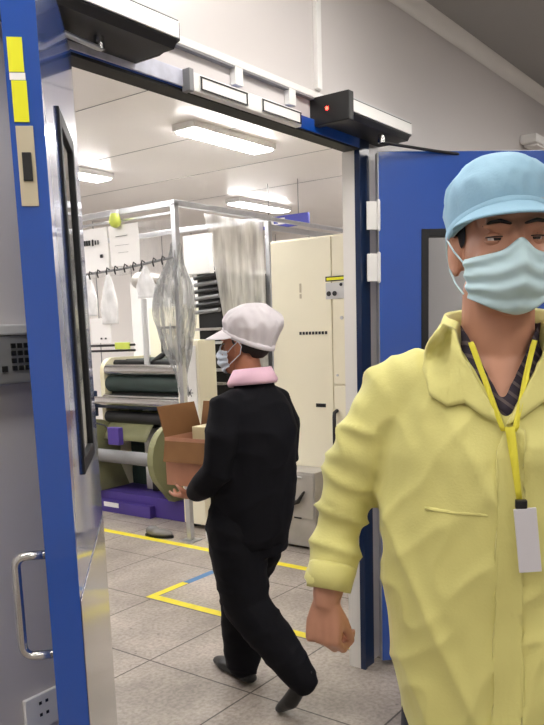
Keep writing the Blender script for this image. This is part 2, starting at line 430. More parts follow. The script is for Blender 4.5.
s = MB(); s.box(e0 + .001, e0 + .006, -.039, -.024, 1.755, 1.80, .001); s.build('latch', M['black'], lk)

# ------------------------------------------------------------------ fittings on the corridor side of the partition
def operator(name, x0, x1, z0, z1, depth, label, left):
    root = empty(name, ((x0 + x1) / 2, YW, z0), 0, label, 'door closer', 'automatic door operators over the doorway')
    c = (x0 + x1) / 2; x0 -= c; x1 -= c; H = z1 - z0
    MB().prism([(-.001, 0), (-depth * .93, 0), (-depth, .018), (-depth, H), (-.001, H)], x0, x1, 'x').build('housing', M['dark'], root)
    MB().box(x0, x1 + .002, -depth - .006, -depth - .0005, .022, H, .002).build('cover', M['white'], root)
    MB().box(x0, x1 + .002, -depth - .004, -.001, H + .0005, H + .003).build('shadow_line', M['dark'], root)  # dark strip drawn as the shadow gap under the top cover
    MB().box(x0, x1 + .002, -depth - .002, -.001, H + .0035, H + .010, .002).build('top_cover', M['lgrey'], root)
    MB().prism([(-.001, .0), (-depth * .6, -.0), (-depth, .02), (-depth, H), (-.001, H)], x1 + .0025, x1 + .010, 'x').build('end_cap', M['black'], root)
    return root
o1 = operator('door_operator', 1.06, 1.565, 2.220, 2.283, .19, 'white and black automatic door operator box above the left door leaf', True)
sp = Vector((1.38 - 1.3125, -.10, 0))
a = MB(); a.cyl(sp + Vector((0, 0, .0)), sp + Vector((0, 0, -.03)), .013); a.build('spindle', M['steel'], o1, auto=True)
a = MB(); q0 = Vector((1.38 - 1.3125, -.10, -.028)); q1 = Vector((1.24 - 1.3125, -.115, -.026)); q2 = Vector((1.13 - 1.3125, -.20, -.05))
a.tube([q0, q1, q2], [.011, .011, .011], 10, flat=.45); a.build('arm', M['alu'], o1, True)
o2 = operator('door_operator', 2.50, 2.97, 2.235, 2.298, .15, 'white and black automatic door operator box above the right door leaf', False)
c2 = 2.735
MB().box(2.462 - c2, 2.498 - c2, -.165, -.001, -.014, .085, .004).build('sensor_block', M['black'], o2)
tag(MB().ell((2.461 - c2, -.075, .038), (.003, .006, .006)).build('indicator_lamp', M['led'], o2, True), 'small red lamp')
a = MB(); a.cyl((2.80 - c2, -.11, 0), (2.80 - c2, -.11, -.03), .014); a.build('spindle', M['steel'], o2, auto=True)
a = MB(); a.tube([(2.80 - c2, -.11, -.028), (2.98 - c2, -.24, -.05), (3.07 - c2, -.31, -.06)], .008, 10, flat=.7); a.build('arm', M['dark'], o2, True)

ml = empty('magnetic_lock', (2.06, YW - .02, 2.192), 0, 'silver double magnetic door lock on the head of the door frame', 'magnetic lock')
MB().box(-.28, .28, -.026, -.0005, 0, .052, .003).build('housing', M['white'], ml)
MB().box(-.30, -.281, -.032, -.0005, -.004, .058, .002).build('end_bracket', M['grey'], ml)
for x in (-.14, .16):
    pl = MB().box(x - .11, x + .11, -.031, -.0265, .007, .046, .001).build('armature_plate', M['white'], ml)
    for z in (.009, .043): MB().box(x - .112, x + .112, -.0325, -.0312, z - .002, z + .002).build('plate_edge', M['black'], pl)
    for xx in (x - .108, x + .108): MB().box(xx - .003, xx + .003, -.0325, -.0312, .0115, .0405).build('plate_edge', M['black'], pl)

cd = empty('cable_trunking', (2.15, YW, 2.3), 0, 'white cable trunking running over the magnetic lock with two short drops', 'cable trunking')
MB().box(1.60 - 2.15, 2.535 - 2.15, -.022, -.0005, .02, .042, .002).build('trunking_run', M['white'], cd)
for x in (2.03, 2.325): MB().box(x - 2.15 - .02, x - 2.15 + .02, -.022, -.0005, -.034, .0195, .002).build('trunking_drop', M['white'], cd)
MB().box(1.60 - 2.15, 2.535 - 2.15, -.0215, -.0005, .0132, .0192).build('shadow_gap', M['grey'], cd)
vt = MB(); vt.box(2.495, 2.525, YW - .018, YW - .0005, 2.36, CZ - .06, .002)
tag(vt.build('cable_trunking', M['white']), 'vertical white cable duct rising from the right operator to the ceiling', 'cable trunking')

kp = empty('access_keypad', (1.15, YW, 1.39), 0, 'grey access keypad with small black buttons on the wall left of the door', 'keypad')
MB().box(-.17, .12, -.045, -.0005, 0, .115, .006).build('keypad_body', M['grey'], kp)
MB().box(-.17, .12, -.05, -.0005, .1155, .14, .004).build('keypad_hood', M['lgrey'], kp)
for r in range(4):
    for c in range(4):
        x = -.056 + c * .018; z = .032 + r * .0175
        MB().box(x, x + .0125, -.049, -.0452, z, z + .0115, .001).build('button', M['black'], kp)
MB().box(-.084, -.070, -.049, -.0452, .03, .044, .001).build('enter_key', M['black'], kp)
so = empty('wall_socket', (1.145, YW, .50), 0, 'white wall socket plate below the pull handle at lower left', 'socket')
MB().box(-.075, .075, -.012, -.0005, -.01, .085, .003).build('socket_plate', M['white'], so)
for x in (-.03, -.01):
    for z in (.062, .03): MB().box(x - .004, x + .004, -.0135, -.0122, z - .004, z + .004).build('socket_hole', M['black'], so)
wl = empty('wall_lamp', (5.25, YW, 2.53), 0, 'white lamp box high on the wall beyond the open right door leaf', 'lamp')
MB().box(-.55, .55, -.10, -.0005, .0, .05, .012).build('lamp_body', M['white'], wl, auto=True)
MB().box(-.5, .5, -.09, -.01, -.012, -.0005, .003).build('diffuser', M['paper'], wl)

# ------------------------------------------------------------------ lamps
def ceiling_light(x, y, L, wd, label, group, z=CZ, lamp='tube', along='x'):
    root = empty('ceiling_light', (x, y, z), 0 if along == 'x' else PI / 2, label, 'ceiling light', group)
    MB().box(-L / 2, L / 2, -wd / 2, wd / 2, -.045, -.0005, .004).build('light_housing', M['white'], root)
    MB().box(-L / 2 + .03, L / 2 - .03, -wd / 2 + .012, wd / 2 - .012, -.058, -.0455, .004).build('diffuser', M[lamp], root)
    return root
G = 'fluorescent lights on the workshop ceiling'
ceiling_light(4.48, 3.66, .92, .2, 'bright fluorescent ceiling light nearest the doorway head', G)
ceiling_light(7.05, 5.33, .95, .2, 'distant fluorescent ceiling light above the plastic curtain', G)
ceiling_light(4.25, 5.33, 1.15, .2, 'fluorescent ceiling light at the left, above the hanging papers', G)
for x, y in ((2.1, 3.68), (7.05, 3.68), (2.0, 5.33)):  # extra lights nobody sees, added to brighten the room
    ceiling_light(x, y, 1.15, .2, 'added unseen fluorescent ceiling light brightening the workshop', G)
G = 'added unseen panel lights on the corridor ceiling'
for x, y in ((-.6, .95), (.7, .95), (2.0, .95), (-.6, -.9), (1.0, -.9), (2.8, -.9), (4.3, .3), (5.9, .2)):  # unseen panels, added to light the corridor wall and the worker
    ceiling_light(x, y, 1.15, .3, 'added unseen panel light brightening the corridor', G, CZ, 'panel')

# ------------------------------------------------------------------ floor markings
def tape(x0, x1, y0, y1, label, m='yellowtape'):
    random.seed(int(x0 * 100 + y0 * 10))
    o = MB(); n = max(2, int(max(x1 - x0, y1 - y0) / .12)); L = x1 - x0 > y1 - y0
    def g(u, v):
        j = .003 * nz(u * n * 1.3 + x0 * 9, v * 7, 1)
        return ((x0 + (x1 - x0) * u, y0 + (y1 - y0) * v + j, .0008) if L else (x0 + (x1 - x0) * v + j, y0 + (y1 - y0) * u, .0008))
    o.sheet(g, n, 2); o.solid(.0006)
    return tag(o.build('floor_tape', M[m]), label, 'floor tape')
tape(2.93, 2.985, 1.76, 3.13, 'yellow tape line on the floor passing behind the walking worker')
tape(2.987, 3.24, 3.08, 3.13, 'short yellow tape piece running from the tape corner toward the blue piece')
tape(3.243, 3.50, 3.075, 3.125, 'short blue tape piece on the floor beside the walking worker', 'bluetape')
tape(3.81, 3.87, 2.50, 4.9, 'farther yellow tape line on the floor in front of the plastic enclosure')
tape(3.872, 4.12, 2.50, 2.56, 'short yellow tape stub turning toward the cream cabinet')

# ------------------------------------------------------------------ machine enclosure
EX, EY, EZ = 3.96, 3.72, 2.365
en = empty('machine_enclosure', (EX, EY, 0), 0, 'aluminium post and rail frame around the printing machine', 'enclosure frame')
def bar(m, a, b, t=.04): 
    a, b = Vector(a), Vector(b); lo = [min(a[i], b[i]) - t / 2 for i in range(3)]; hi = [max(a[i], b[i]) + t / 2 for i in range(3)]
    return m.box(lo[0], hi[0], lo[1], hi[1], lo[2], hi[2], .003)
for (x, y) in ((0, 0), (1.09, .02), (0, 2.6), (1.09, 2.6)):
    p = bar(MB(), (x, y, .03), (x, y, EZ - .021)); po = p.build('post', M['alu'], en)
    MB().box(x - .06, x + .06, y - .06, y + .06, 0, .0085, .002).build('foot_plate', M['alu'], po)
bar(MB(), (0, 0.0, EZ), (0, 2.6, EZ)).build('rail', M['alu'], en)
bar(MB(), (0, .045, EZ - .06), (0, 2.6, EZ - .06), .018).build('rail', M['alu'], en)
bar(MB(), (.042, 0, EZ), (1.07, .0, EZ)).build('rail', M['alu'], en)
bar(MB(), (.042, 2.6, EZ), (1.11, 2.6, EZ)).build('rail', M['alu'], en)
bar(MB(), (1.09, .042, EZ), (1.09, 2.56, EZ)).build('rail', M['alu'], en)
hr = empty('overhead_rail', (EX + 1.115, EY + .02, EZ), 0, 'aluminium overhead rail with a small hook above the cream cabinet', 'rail')
bar(MB(), (.02, 0, .0), (1.15, 0, .0), .03).build('rail', M['alu'], hr)
bar(MB(), (.02, 0, -.08), (1.15, -.0, -.05), .016).build('rail', M['alu'], hr)
bar(MB(), (1.15, -.0, -.20), (1.15, 0, -.02), .02).build('bracket', M['dark'], hr)
hk = MB(); hk.tube([(.92, 0, -.05), (.92, -.02, -.09), (.95, -.04, -.12), (.98, -.03, -.10)], .008, 8); hk.build('hook', M['dark'], hr, True)

# plastic curtains
def curtain_r(u, v):
    xt = 4.30 + (5.0 - 4.30) * u; xb = 4.66 + (5.0 - 4.66) * u
    x = xt + (xb - xt) * min(1, v * 1.15); z = EZ - .03 - v * 1.75
    return (x, EY + .035 + .018 * math.sin(u * 24) * (.4 + v) + .01 * nz(u * 8, v * 3, 2), z)
c = MB(); c.sheet(curtain_r, 60, 20); tag(c.build('plastic_curtain', M['film_clear'], smooth=True), 'clear plastic curtain pulled aslant behind the walking worker\'s cap', 'plastic curtain')
def curtain_edge(u, v):
    x, y, z = curtain_r(0, v); return (x - .02 + .035 * u, y - .012 - .006 * math.sin(u * PI), z + .0)
def curtain_f(u, v):
    y = EY + .05 + 1.6 * u; return (EX + .035 + .012 * math.sin(u * 40) + .01 * nz(u * 9, v * 2, 5), y, EZ - .08 - v * .36 - .02 * nz(u * 6, 0, 3))
c = MB(); c.sheet(curtain_f, 80, 8); tag(c.build('plastic_curtain', M['film_front'], smooth=True), 'short clear plastic valance hanging from the front rail of the enclosure', 'plastic curtain')
# bunched plastic gathered at the corner post
rings = []; c = MB()
for i in range(37):
    t = i / 36; z = 2.08 - 1.0 * t
    rad = .035 + .075 * math.sin(PI * min(1, t * 1.15)) ** 1.5 + .01 * nz(t * 6, 0, 4)
    ring = []
    for k in range(56):
        a = 2 * PI * k / 56; r = rad * (1 + .22 * math.sin(a * 9 + t * 4) + .25 * nz(math.cos(a) * 2, math.sin(a) * 2, t * 4))
        ring.append(c.bm.verts.new((EX + .015 + r * math.cos(a), EY + .015 + r * math.sin(a) + .07 * math.sin(t * PI) * (1 if math.sin(a) > 0 else .2), z + .03 * math.sin(3 * a) * (1 if i in (0, 36) else 0))))
    rings.append(ring)
c.skin(rings, cap=False); tag(c.build('bunched_curtain', M['film_grey'], smooth=True), 'grey plastic sheet bunched around the corner post of the enclosure', 'plastic curtain')

# rod with hooks, papers and bags on the enclosure front
rd = empty('hanging_rod', (EX - .03, EY, 1.955), 0, 'thin rod with small hooks across the enclosure front below the papers', 'hanging rod')
MB().tube([(0, .02, .05), (0, .5, .01), (0, 1.0, -.01), (0, 1.7, -.02)], .009, 10).build('rod', M['grey'], rd, True)
for k in range(12):
    y = .08 + k * .095 + .02 * nz(k * 1.7, 0, 0); z = .05 - .07 * min(1, y / 1.0)
    h = MB(); h.tube([(-.004, y, z + .006), (-.02, y + .008, z + .02), (-.026, y + .012, z - .006), (-.016, y + .014, z - .034)], .006, 8); h.build('hook', M['dark'], rd, True)
def paper(y0, y1, z0, z1, x, marks, label, name='paper_sheet'):
    o = MB(); o.sheet(lambda u, v: (x + .006 * math.sin(v * 3 + u) , y0 + (y1 - y0) * u, z0 + (z1 - z0) * v), 6, 6); o.solid(.0012)
    r = o.build(name, M['paper']); tag(r, label, 'paper')
    if marks:
        for (a, b, c_, d) in marks: MB().box(x - .0075, x - .005, y0 + (y1 - y0) * a, y0 + (y1 - y0) * b, z0 + (z1 - z0) * c_, z0 + (z1 - z0) * d).build('printed_mark', M['ink'], r)
    return r
# on these sheets y grows to the left in the picture
paper(4.37, 4.66, 1.965, 2.27, EX - .035, [(.62, .69, .62, .74), (.71, .78, .62, .74), (.8, .87, .62, .74), (.4, .44, .62, .72), (.3, .34, .62, .72), (.18, .28, .3, .38), (.5, .55, .6, .75)],
      'white notice with a row of dark marks, hanging left of the other notice')
paper(4.045, 4.345, 1.985, 2.27, EX - .035, [(.35, .75, .72, .73), (.3, .8, .5, .505), (.35, .7, .32, .325)], 'plain white notice with faint lines, hanging beside the enclosure\'s corner post')
paper(4.40, 4.62, 1.435, 1.62, EX - .03, [(.2, .28, .15, .22), (.42, .5, .15, .22)], 'small white sheet hanging low on the enclosure below the bags')
for y, z1, ln, lab in ((4.60, 1.94, .30, 'milky plastic bag hanging from the rod at its left end'), (4.38, 1.935, .36, 'milky plastic bag hanging from the rod beside the grey hood'), (3.99, 1.965, .22, 'milky plastic bag hanging from the rod next to the corner post')):
    b = MB(); rings = []
    for i in range(11):
        t = i / 10; w_ = .018 + .074 * min(1, t * 1.6) ; d = .008 + .022 * math.sin(PI * min(1, t * 1.1)) 
        rings.append([b.bm.verts.new((EX - .042 + d * math.sin(a) * (1 + .2 * math.sin(3 * a + t * 4)), y + w_ * math.cos(a) * (1 + .1 * nz(t * 4, a, y)), z1 - ln * t)) for a in [2 * PI * k / 20 for k in range(20)]])
    b.skin(rings); tag(b.build('plastic_bag', M['bag'], smooth=True), lab, 'plastic bag')
bc = empty('warning_beacon', (EX, 4.23, EZ + .0), 0, 'lime green lamp on the enclosure rail above the notices', 'beacon')
b = MB(); b.cyl((-.075, 0, .0), (-.075, 0, -.03), .03); b.build('beacon_base', M['lgrey'], bc, auto=True)
b = MB(); b.tube([(-.075, 0, -.036), (-.075, 0, -.075)], [.036, .045], 18); b.build('beacon_lens', M['limebeacon'], bc, True)

# ------------------------------------------------------------------ printing machine
pm = empty('printing_machine', (4.45, 4.2, 0), 0, 'roller printing machine on a purple base inside the plastic enclosure', 'printing machine')
def pb(name, m, x0, x1, y0, y1, z0, z1, bev=.006, par=pm): return MB().box(x0, x1, y0, y1, z0, z1, bev).build(name, M[m], par)
pb('base', 'purple', -.12, 1.1, -.1, 1.6, 0, .17)
pb('base_sill', 'purple', -.18, -.121, .25, 1.6, 0, .10)
pb('base_strip', 'paper', -.186, -.181, .62, .80, .05, .09, .001)
pb('main_body', 'green', .22, 1.0, .02, .86, .171, 1.28)
def side(y0, y1):
    prof = [(-.02, .171), (-.02, 1.18)] + [(.10 - .12 * math.cos(R(a)), 1.18 + .12 * math.sin(R(a))) for a in (15, 30, 45, 60, 75, 90)] + [(.6, 1.30), (.6, .171)]
    m = MB(); rr = [[m.bm.verts.new((x, y, z)) for x, z in prof] for y in (y0, y1)]; m.skin(rr); return m.build('side_frame', M['cream2'], pm)
side(.88, .93)
side(-.10, -.05)
rolls = [(.02, 1.20, .045, 'steel'), (.05, 1.08, .07, 'green'), (-.02, .955, .042, 'steel'), (.10, .99, .05, 'dark'), (.12, 1.25, .03, 'black'), (.0, .80, .05, 'dark'), (.08, .66, .06, 'lgrey'), (.13, 1.14, .035, 'steel')]
for x, z, r, m in rolls:
    o = MB().cyl((x, -.045, z), (x, .875, z), r, 24).build('roller', M[m], pm, auto=True)
o = MB(); o.tube([(-.10, -.12, .945), (-.10, 1.5, .945)], .036, 24, round_=False); tag(o.build('roller', M['steel'], pm, auto=True), 'polished chrome roller')
o = MB(); o.tube([(-.06, -.12, .90), (-.06, 1.5, .90)], .022, 24, round_=False); o.build('roller', M['navy'], pm, auto=True)
b = MB(); b.box(-.14, -.02, .98, 1.03, .80, 1.02, .006); b.build('roller_bracket', M['navy'], pm)
# print tower right of the post: stacked units with pale gaps
pb('tower_body', 'black', .12, .8, -.36, -.11, .171, 1.95)
for k in range(6): pb('tower_deck', 'lgrey' if k % 2 == 0 else 'bin', .07, .119, -.37, -.11, .98 + k * .105, 1.0 + k * .105, .002)
for k in range(7):
    o = MB().cyl((.085, -.36, 1.66 + k * .052), (.085, -.115, 1.645 + k * .052), .016).build('ink_tube', M['dark' if k % 2 else 'grey'], pm, auto=True)
pb('tower_panel', 'white', .0, .05, -.35, -.09, 1.93, 2.22, .003)
pb('rear_cabinet', 'white', 1.02, 1.5, -.2, 1.6, .171, 2.0)
pb('upper_cabinet', 'cream', .45, .9, .1, .78, 1.285, 1.72)
o = pb('control_screen', 'cream', .18, .24, .16, .36, 1.36, 1.53)
q = MB(); q.box(.172, .179, .15, .165, 1.34, 1.55); q.box(.172, .179, .355, .37, 1.34, 1.55); q.box(.172, .179, .166, .354, 1.53, 1.55); q.box(.172, .179, .166, .354, 1.34, 1.36); q.build('screen_bezel', M['black'], o)
q = MB(); q.tube([(.16, .30, 1.34), (.10, .42, 1.25), (.06, .55, 1.14)], .022, 10); q.build('support_arm', M['black'], pm, True)
q = MB(); q.box(.14, .2, .12, .26, 1.27, 1.38, .008); q.build('drive_unit', M['black'], pm)
for z in (1.41, 1.365): MB().cyl((-.05, .45, z), (-.05, 1.5, z - .01), .010, 10).build('pipe', M['black'], pm, auto=True)
tag(MB().box(-.075, -.05, .50, .66, 1.375, 1.43, .003).build('pipe_label', M['limebeacon'], pm), 'yellow label on the pipes')

# grey extraction hood on a pole
ex = empty('extraction_hood', (4.50 - 4.45, 4.62 - 4.2, 1.0)); ex.parent = pm
h = MB(); h.ell((0, 0, .92), (.09, .10, .075)); h.tube([(0, -.02, .90), (0, -.12, .93), (0, -.24, .91), (0, -.36, .80)], [.06, .05, .045, .055], 16); ex1 = fuse(h, .01, 4); put('hood', ex1, M['bin'], ex, True)
MB().cyl((0, .0, .2), (0, 0, .86), .024).build('pole', M['lgrey'], ex, auto=True)
h = MB(); h.tube([(0, .02, .995), (0, .0, 1.03), (0, -.03, 1.0)], .012, 8); h.build('lifting_eye', M['dark'], ex, True)

# unwind stand in front of the machine body
us = empty('unwind_stand', (4.32 - 4.45, 4.55 - 4.2, 0)); us.parent = pm
def plate(y0, y1):
    prof = [(-.05, .175)] + [(-.02 + .24 * math.cos(R(a)), .52 + .27 * math.sin(R(a))) for a in range(215, -40, -15)] + [(.3, .175)]
    m = MB(); rr = [[m.bm.verts.new((x, y, z)) for x, z in prof] for y in (y0, y1)]; m.skin(rr); return m
plate(.50, .56).build('stand_plate', M['olive'], us); plate(-.38, -.32).build('stand_plate', M['olive'], us)
MB().cyl((-.04, -.42, .49), (-.04, .62, .49), .055, 24).build('shaft', M['grey'], us, auto=True)
MB().box(.22, .26, .12, .2, .175, .9, .004).build('upright', M['white'], us)
MB().box(.18, .24, .02, .09, .175, .8, .004).build('upright', M['black'], us)
MB().sheet(lambda u, v: (.02 + .2 * v, -.03 + .52 * u, .62 + .25 * v + .02 * math.sin(v * 5)), 8, 8).solid(.003).build('web_film', M['olive'], us, True)
q = MB(); q.tube([(-.08, .6, .73), (-.12, .45, .78), (-.12, .3, .76), (-.06, .2, .66)], .008, 8); q.build('air_hose', M['black'], us, True)
MB().box(-.2, -.15, .05, .18, .62, .76, .004).build('guide_block', M['purple'], us)

cb = empty('control_box', (4.32, 3.92, 0), 0, 'cream upright control box beside the walking worker\'s face', 'control box')
MB().box(-.1, .10, -.12, .10, .04, 1.44, .008).build('box_body', M['cream'], cb)
MB().box(-.108, -.1005, -.10, .08, .6, 1.40, .003).build('box_door', M['white'], cb)
q = MB()
for a in (0, 60, 120): 
    c_, s_ = math.cos(R(a)), math.sin(R(a)); q.tube([(-.11, -.03 - .03 * c_, 1.05 - .03 * s_), (-.11, -.03 + .03 * c_, 1.05 + .03 * s_)], .003, 6)
q.build('star_mark', M['ink'], cb)
for y in (-.09, .06): MB().cyl((-.0, y, 0), (0, y, .0395), .03).build('foot', M['black'], cb, auto=True)

# small things on the floor by the enclosure post
sh = empty('work_clog', (3.92, 4.0, 0), R(100), 'grey work clog lying on the floor by the enclosure post', 'shoe')
m = MB(); m.ell((0, 0, .03), (.12, .045, .03)); m.ell((.06, 0, .045), (.055, .043, .035)); put('clog_upper', fuse(m, .008, 3), M['shoegrey'], sh, True)
MB().prism([(.125 * math.cos(R(a)), .048 * math.sin(R(a))) for a in range(0, 360, 15)], 0.0, .014, 'z').build('clog_sole', M['black'], sh)
for x, y, lab in ((4.02, 3.58, 'small white plastic pot on the floor right of the enclosure post'), (4.06, 3.50, 'small white plastic pot farthest right of the enclosure post')):
    r_ = empty('plastic_pot', (x, y, 0), 0, lab, 'pot', 'white pots on the floor')
    MB().tube([(0, 0, .0), (0, 0, .01), (0, 0, .07), (0, 0, .075)], [.03, .034, .036, .03], 16, round_=False).build('pot_body', M['bag'], r_, True)
    MB().cyl((0, 0, .076), (0, 0, .095), .028).build('pot_lid', M['paper'], r_, auto=True)

# ------------------------------------------------------------------ cream cabinet, bin, sign
cbn = empty('tall_cabinet', (4.42, 2.70, 0), 0, 'tall cream metal cabinet seen through the right half of the doorway', 'cabinet')
MB().box(0, .75, -.62, .56, .05, 2.10, .006).build('cabinet_body', M['cream'], cbn)
MB().box(.02, .73, -.6, .54, 0, .049).build('plinth', M['black'], cbn)
MB().box(-.012, -.001, -.61, .05, .07, 1.105, .004).build('door', M['cream'], cbn)
dr = [o for o in cbn.children if o.name.startswith('door')][0]
hd = MB(); hd.tube([(-.012, .03, .94), (-.045, .03, .93), (-.05, .03, .90), (-.05, .03, .60), (-.045, .03, .57), (-.012, .03, .56)], .013, 12); tag(hd.build('door_handle', M['black'], dr, True), 'black bar handle')
MB().box(-.012, -.001, -.61, .05, 1.12, 2.09, .004).build('upper_panel', M['cream'], cbn)
MB().box(-.010, -.001, .06, .55, .07, 2.09, .004).build('side_panel', M['cream'], cbn)
lp = MB().box(-.016, -.0125, -.12, .10, 1.685, 1.79, .001).build('control_label', M['lgrey'], cbn)
MB().box(-.0185, -.0162, -.115, .10, 1.80, 1.832, .001).build('label_strip', M['ink'], lp)
MB().box(-.0205, -.0187, -.11, .09, 1.807, 1.824).build('label_strip_face', M['sticker'], lp)
for y in (.075, .03): MB().cyl((-.0165, y, 1.72), (-.022, y, 1.72), .016).build('gauge', M['ink'], lp, auto=True)
MB().cyl((-.0165, -.02, 1.775), (-.022, -.02, 1.775), .01).build('push_button', M['ink'], lp, auto=True)
for k in range(9): MB().box(-.0125, -.0102, .098 + k * .026, .116 + k * .026, 1.455, 1.475).build('vent', M['ink'], cbn)
for a, b in ((1.74, 1.80), (1.70, 1.73)): MB().box(-.0125, -.0102, .30, .315, a, b).build('printed_mark', M['beige'], cbn)
q = MB(); q.box(-.0125, -.0102, .12, .2, .96, .985); q.build('nameplate', M['black'], cbn)
for y, z, r in ((-.02, 1.56, .012), (.02, 1.18, .008)): MB().cyl((-.013, y, z), (-.018, y, z), r).build('screw_cap', M['lgrey'], cbn, auto=True)
bn = empty('metal_bin', (4.22, 2.98, 0), 0, 'grey sheet metal bin with a black lever at the foot of the cabinet', 'bin')
MB().box(-.03, .18, -.20, .25, .02, .54, .006).build('bin_body', M['bin'], bn)
MB().box(-.036, -.0305, -.19, .24, .22, .525, .002).build('bin_front', M['bin'], bn)
q = MB(); q.tube([(-.055, .12, .30), (-.06, .0, .31), (-.06, -.08, .34), (-.06, -.13, .41)], [.016, .018, .016, .008], 10); q.build('lever', M['black'], bn, True)
for y in (.10, .02, -.06): MB().box(-.04, -.0365, y - .03, y + .03, .215, .225).build('slot', M['black'], bn)
q = MB(); q.tube([(-.045, -.1, .505), (-.05, .0, .515), (-.045, .1, .52)], .006, 8); q.build('rim_wire', M['lgrey'], bn, True)
for y in (-.17, .22): MB().box(-.02, .17, y - .02, y + .02, 0, .0195).build('bin_foot', M['black'], bn)
sg = empty('hanging_sign', (6.2, 4.43, 2.47), 0, 'small blue and white sign hanging beyond the enclosure', 'sign')
MB().box(-.012, .012, -.32, .25, -.01, .1, .003).build('sign_board', M['signblue'], sg)
q = MB(); q.box(-.016, -.0125, -.05, .23, .02, .08); q.build('sign_panel', M['paper'], sg)
for y in (-.2, .15): MB().cyl((0, y, .1005), (0, y, CZ - 2.47), .004, 8).build('sign_wire', M['grey'], sg)
MB().box(-.0185, -.0165, .03, .08, .03, .07).build('sign_mark', M['signblue'], sg)

# ------------------------------------------------------------------ people
def hand(m, wrist, D, N, S, k=1., curl=(35, 45, 30), spread=.0185, thumb=(.62, .55, .45)):
    """palm, four unequal bent fingers, thumb from the palm's side. D distal, N palm side, S thumb side"""
    w, D, N, S = Vector(wrist), Vector(D).normalized(), Vector(N).normalized(), Vector(S).normalized()
    for i in range(4):
        off = S * (spread * (1.5 - i)) * k
        m.tube([w + off * .55 + D * .012 * k, w + off * .9 + D * .05 * k, w + off + D * .085 * k], [.0135 * k, .0135 * k, .0105 * k], 12)
    m.tube([w - D * .03 * k, w + D * .02 * k], [.026 * k, .025 * k], 14, flat=.72, up=N)
    for i, (ln, rr) in enumerate(((.92, .0088), (1.0, .0090), (.94, .0086), (.74, .0078))):
        off = S * (spread * (1.5 - i)) * k * 1.04
        p = w + off + D * (.088 - .004 * abs(i - 1)) * k; P = [p]; a = 0
        for seg, c in zip((.043, .027, .021), curl):
            a += R(c + 4 * i); p = p + (D * math.cos(a) + N * math.sin(a)) * seg * ln * k + S * (1.5 - i) * .0012; P.append(p)
        m.tube(P, [rr * k * 1.05, rr * k, rr * k * .94, rr * k * .8], 10)
    b0 = w + S * .018 * k + D * .018 * k; t = (D * thumb[0] + S * thumb[1] + N * thumb[2]).normalized()
    t2 = (D * .85 + S * .15 + N * .5).normalized()
    m.tube([b0, b0 + t * .038 * k, b0 + t * .038 * k + t2 * .03 * k, b0 + t * .038 * k + t2 * .052 * k], [.014 * k, .0115 * k, .0098 * k, .0075 * k], 10)

def head(m, c, k=1., rot=0.):
    """c = chin-level origin on the neck axis; face looks to -v"""
    T = Matrix.Translation(Vector(c)) @ Matrix.Rotation(rot, 4, 'Z') @ Matrix.Scale(k, 4)
    h = MB()
    h.ell((0, .022, .150), (.075, .094, .088)); h.ell((0, -.018, .105), (.066, .074, .085)); h.ell((0, -.038, .055), (.052, .052, .058))
    h.ell((0, -.070, .020), (.026, .022, .020)); h.ell((0, -.055, .165), (.058, .030, .045))
    for s_ in (-1, 1):
        h.ell((s_ * .040, -.062, .085), (.022, .022, .022)); h.ell((s_ * .032, -.082, .142), (.024, .010, .008))
        h.ell((s_ * .078, .012, .105), (.008, .019, .032), Matrix.Rotation(s_ * R(-18), 3, 'Z') @ Matrix.Rotation(R(-8), 3, 'X'))
        h.ell((s_ * .076, .004, .080), (.007, .010, .012))
        h.tube([(s_ * .082, .030, .118), (s_ * .087, .020, .136), (s_ * .083, .0, .134)], .0042, 8)
        h.ell((s_ * .012, -.104, .086), (.010, .010, .008))
    h.tube([(0, -.086, .138), (0, -.098, .112), (0, -.110, .090)], [.009, .010, .013], 12)
    h.tube([(-.020, -.090, .052), (0, -.096, .053), (.020, -.090, .052)], [.004, .0075, .004], 10); h.tube([(-.018, -.088, .042), (0, -.094, .040), (.018, -.088, .042)], [.004, .008, .004], 10)
    bmesh.ops.transform(h.bm, matrix=T, verts=h.bm.verts[:])
    me = bpy.data.meshes.new('t'); h.bm.to_mesh(me); h.bm.free(); m.bm.from_mesh(me); bpy.data.meshes.remove(me)
    return T

def face_bits(T, parent, skin):
    for s_ in (-1, 1):
        C0 = T @ Matrix.Translation((s_ * .0305, -.0722, .1225))
        e = MB(); e.ell((0, 0, 0), (.0120, .0120, .0120)); e.bm.transform(C0); o = e.build('eye', M['eyewhite'], parent, True)
        e = MB(); e.ell((0, 0, 0), (.0064, .0016, .0064)); e.bm.transform(C0 @ Matrix.Translation((.001, -.0110, .0))); e.build('iris', M['iris'], o, True)
        for up in (1, -1):
            e = MB(); e.ell((0, 0, 0), (.0172, .0132, .0128), seg=32)
            bmesh.ops.bisect_plane(e.bm, geom=e.bm.verts[:] + e.bm.edges[:] + e.bm.faces[:], plane_co=(0, 0, (.0020 if up > 0 else -.0024)), plane_no=(0, .12 * up, -up), clear_outer=True)
            e.bm.transform(C0); e.build('eyelid', skin, o, True)
        e = MB(); e.tube([(math.sin(R(a)) * .0172, -math.cos(R(a)) * .0134, .0022 - abs(a) * .00001) for a in range(-70, 71, 14)], .0011, 6); e.bm.transform(C0); e.build('eyelash', M['hair'], o, True)
        e = MB(); e.tube([(s_ * .013, -.0915, .1435), (s_ * .028, -.0935, .1475), (s_ * .042, -.0885, .1460), (s_ * .051, -.079, .1415)], [.0034, .0052, .0046, .002], 8, flat=.6); e.bm.transform(T); e.build('eyebrow', M['hair'], parent, True)

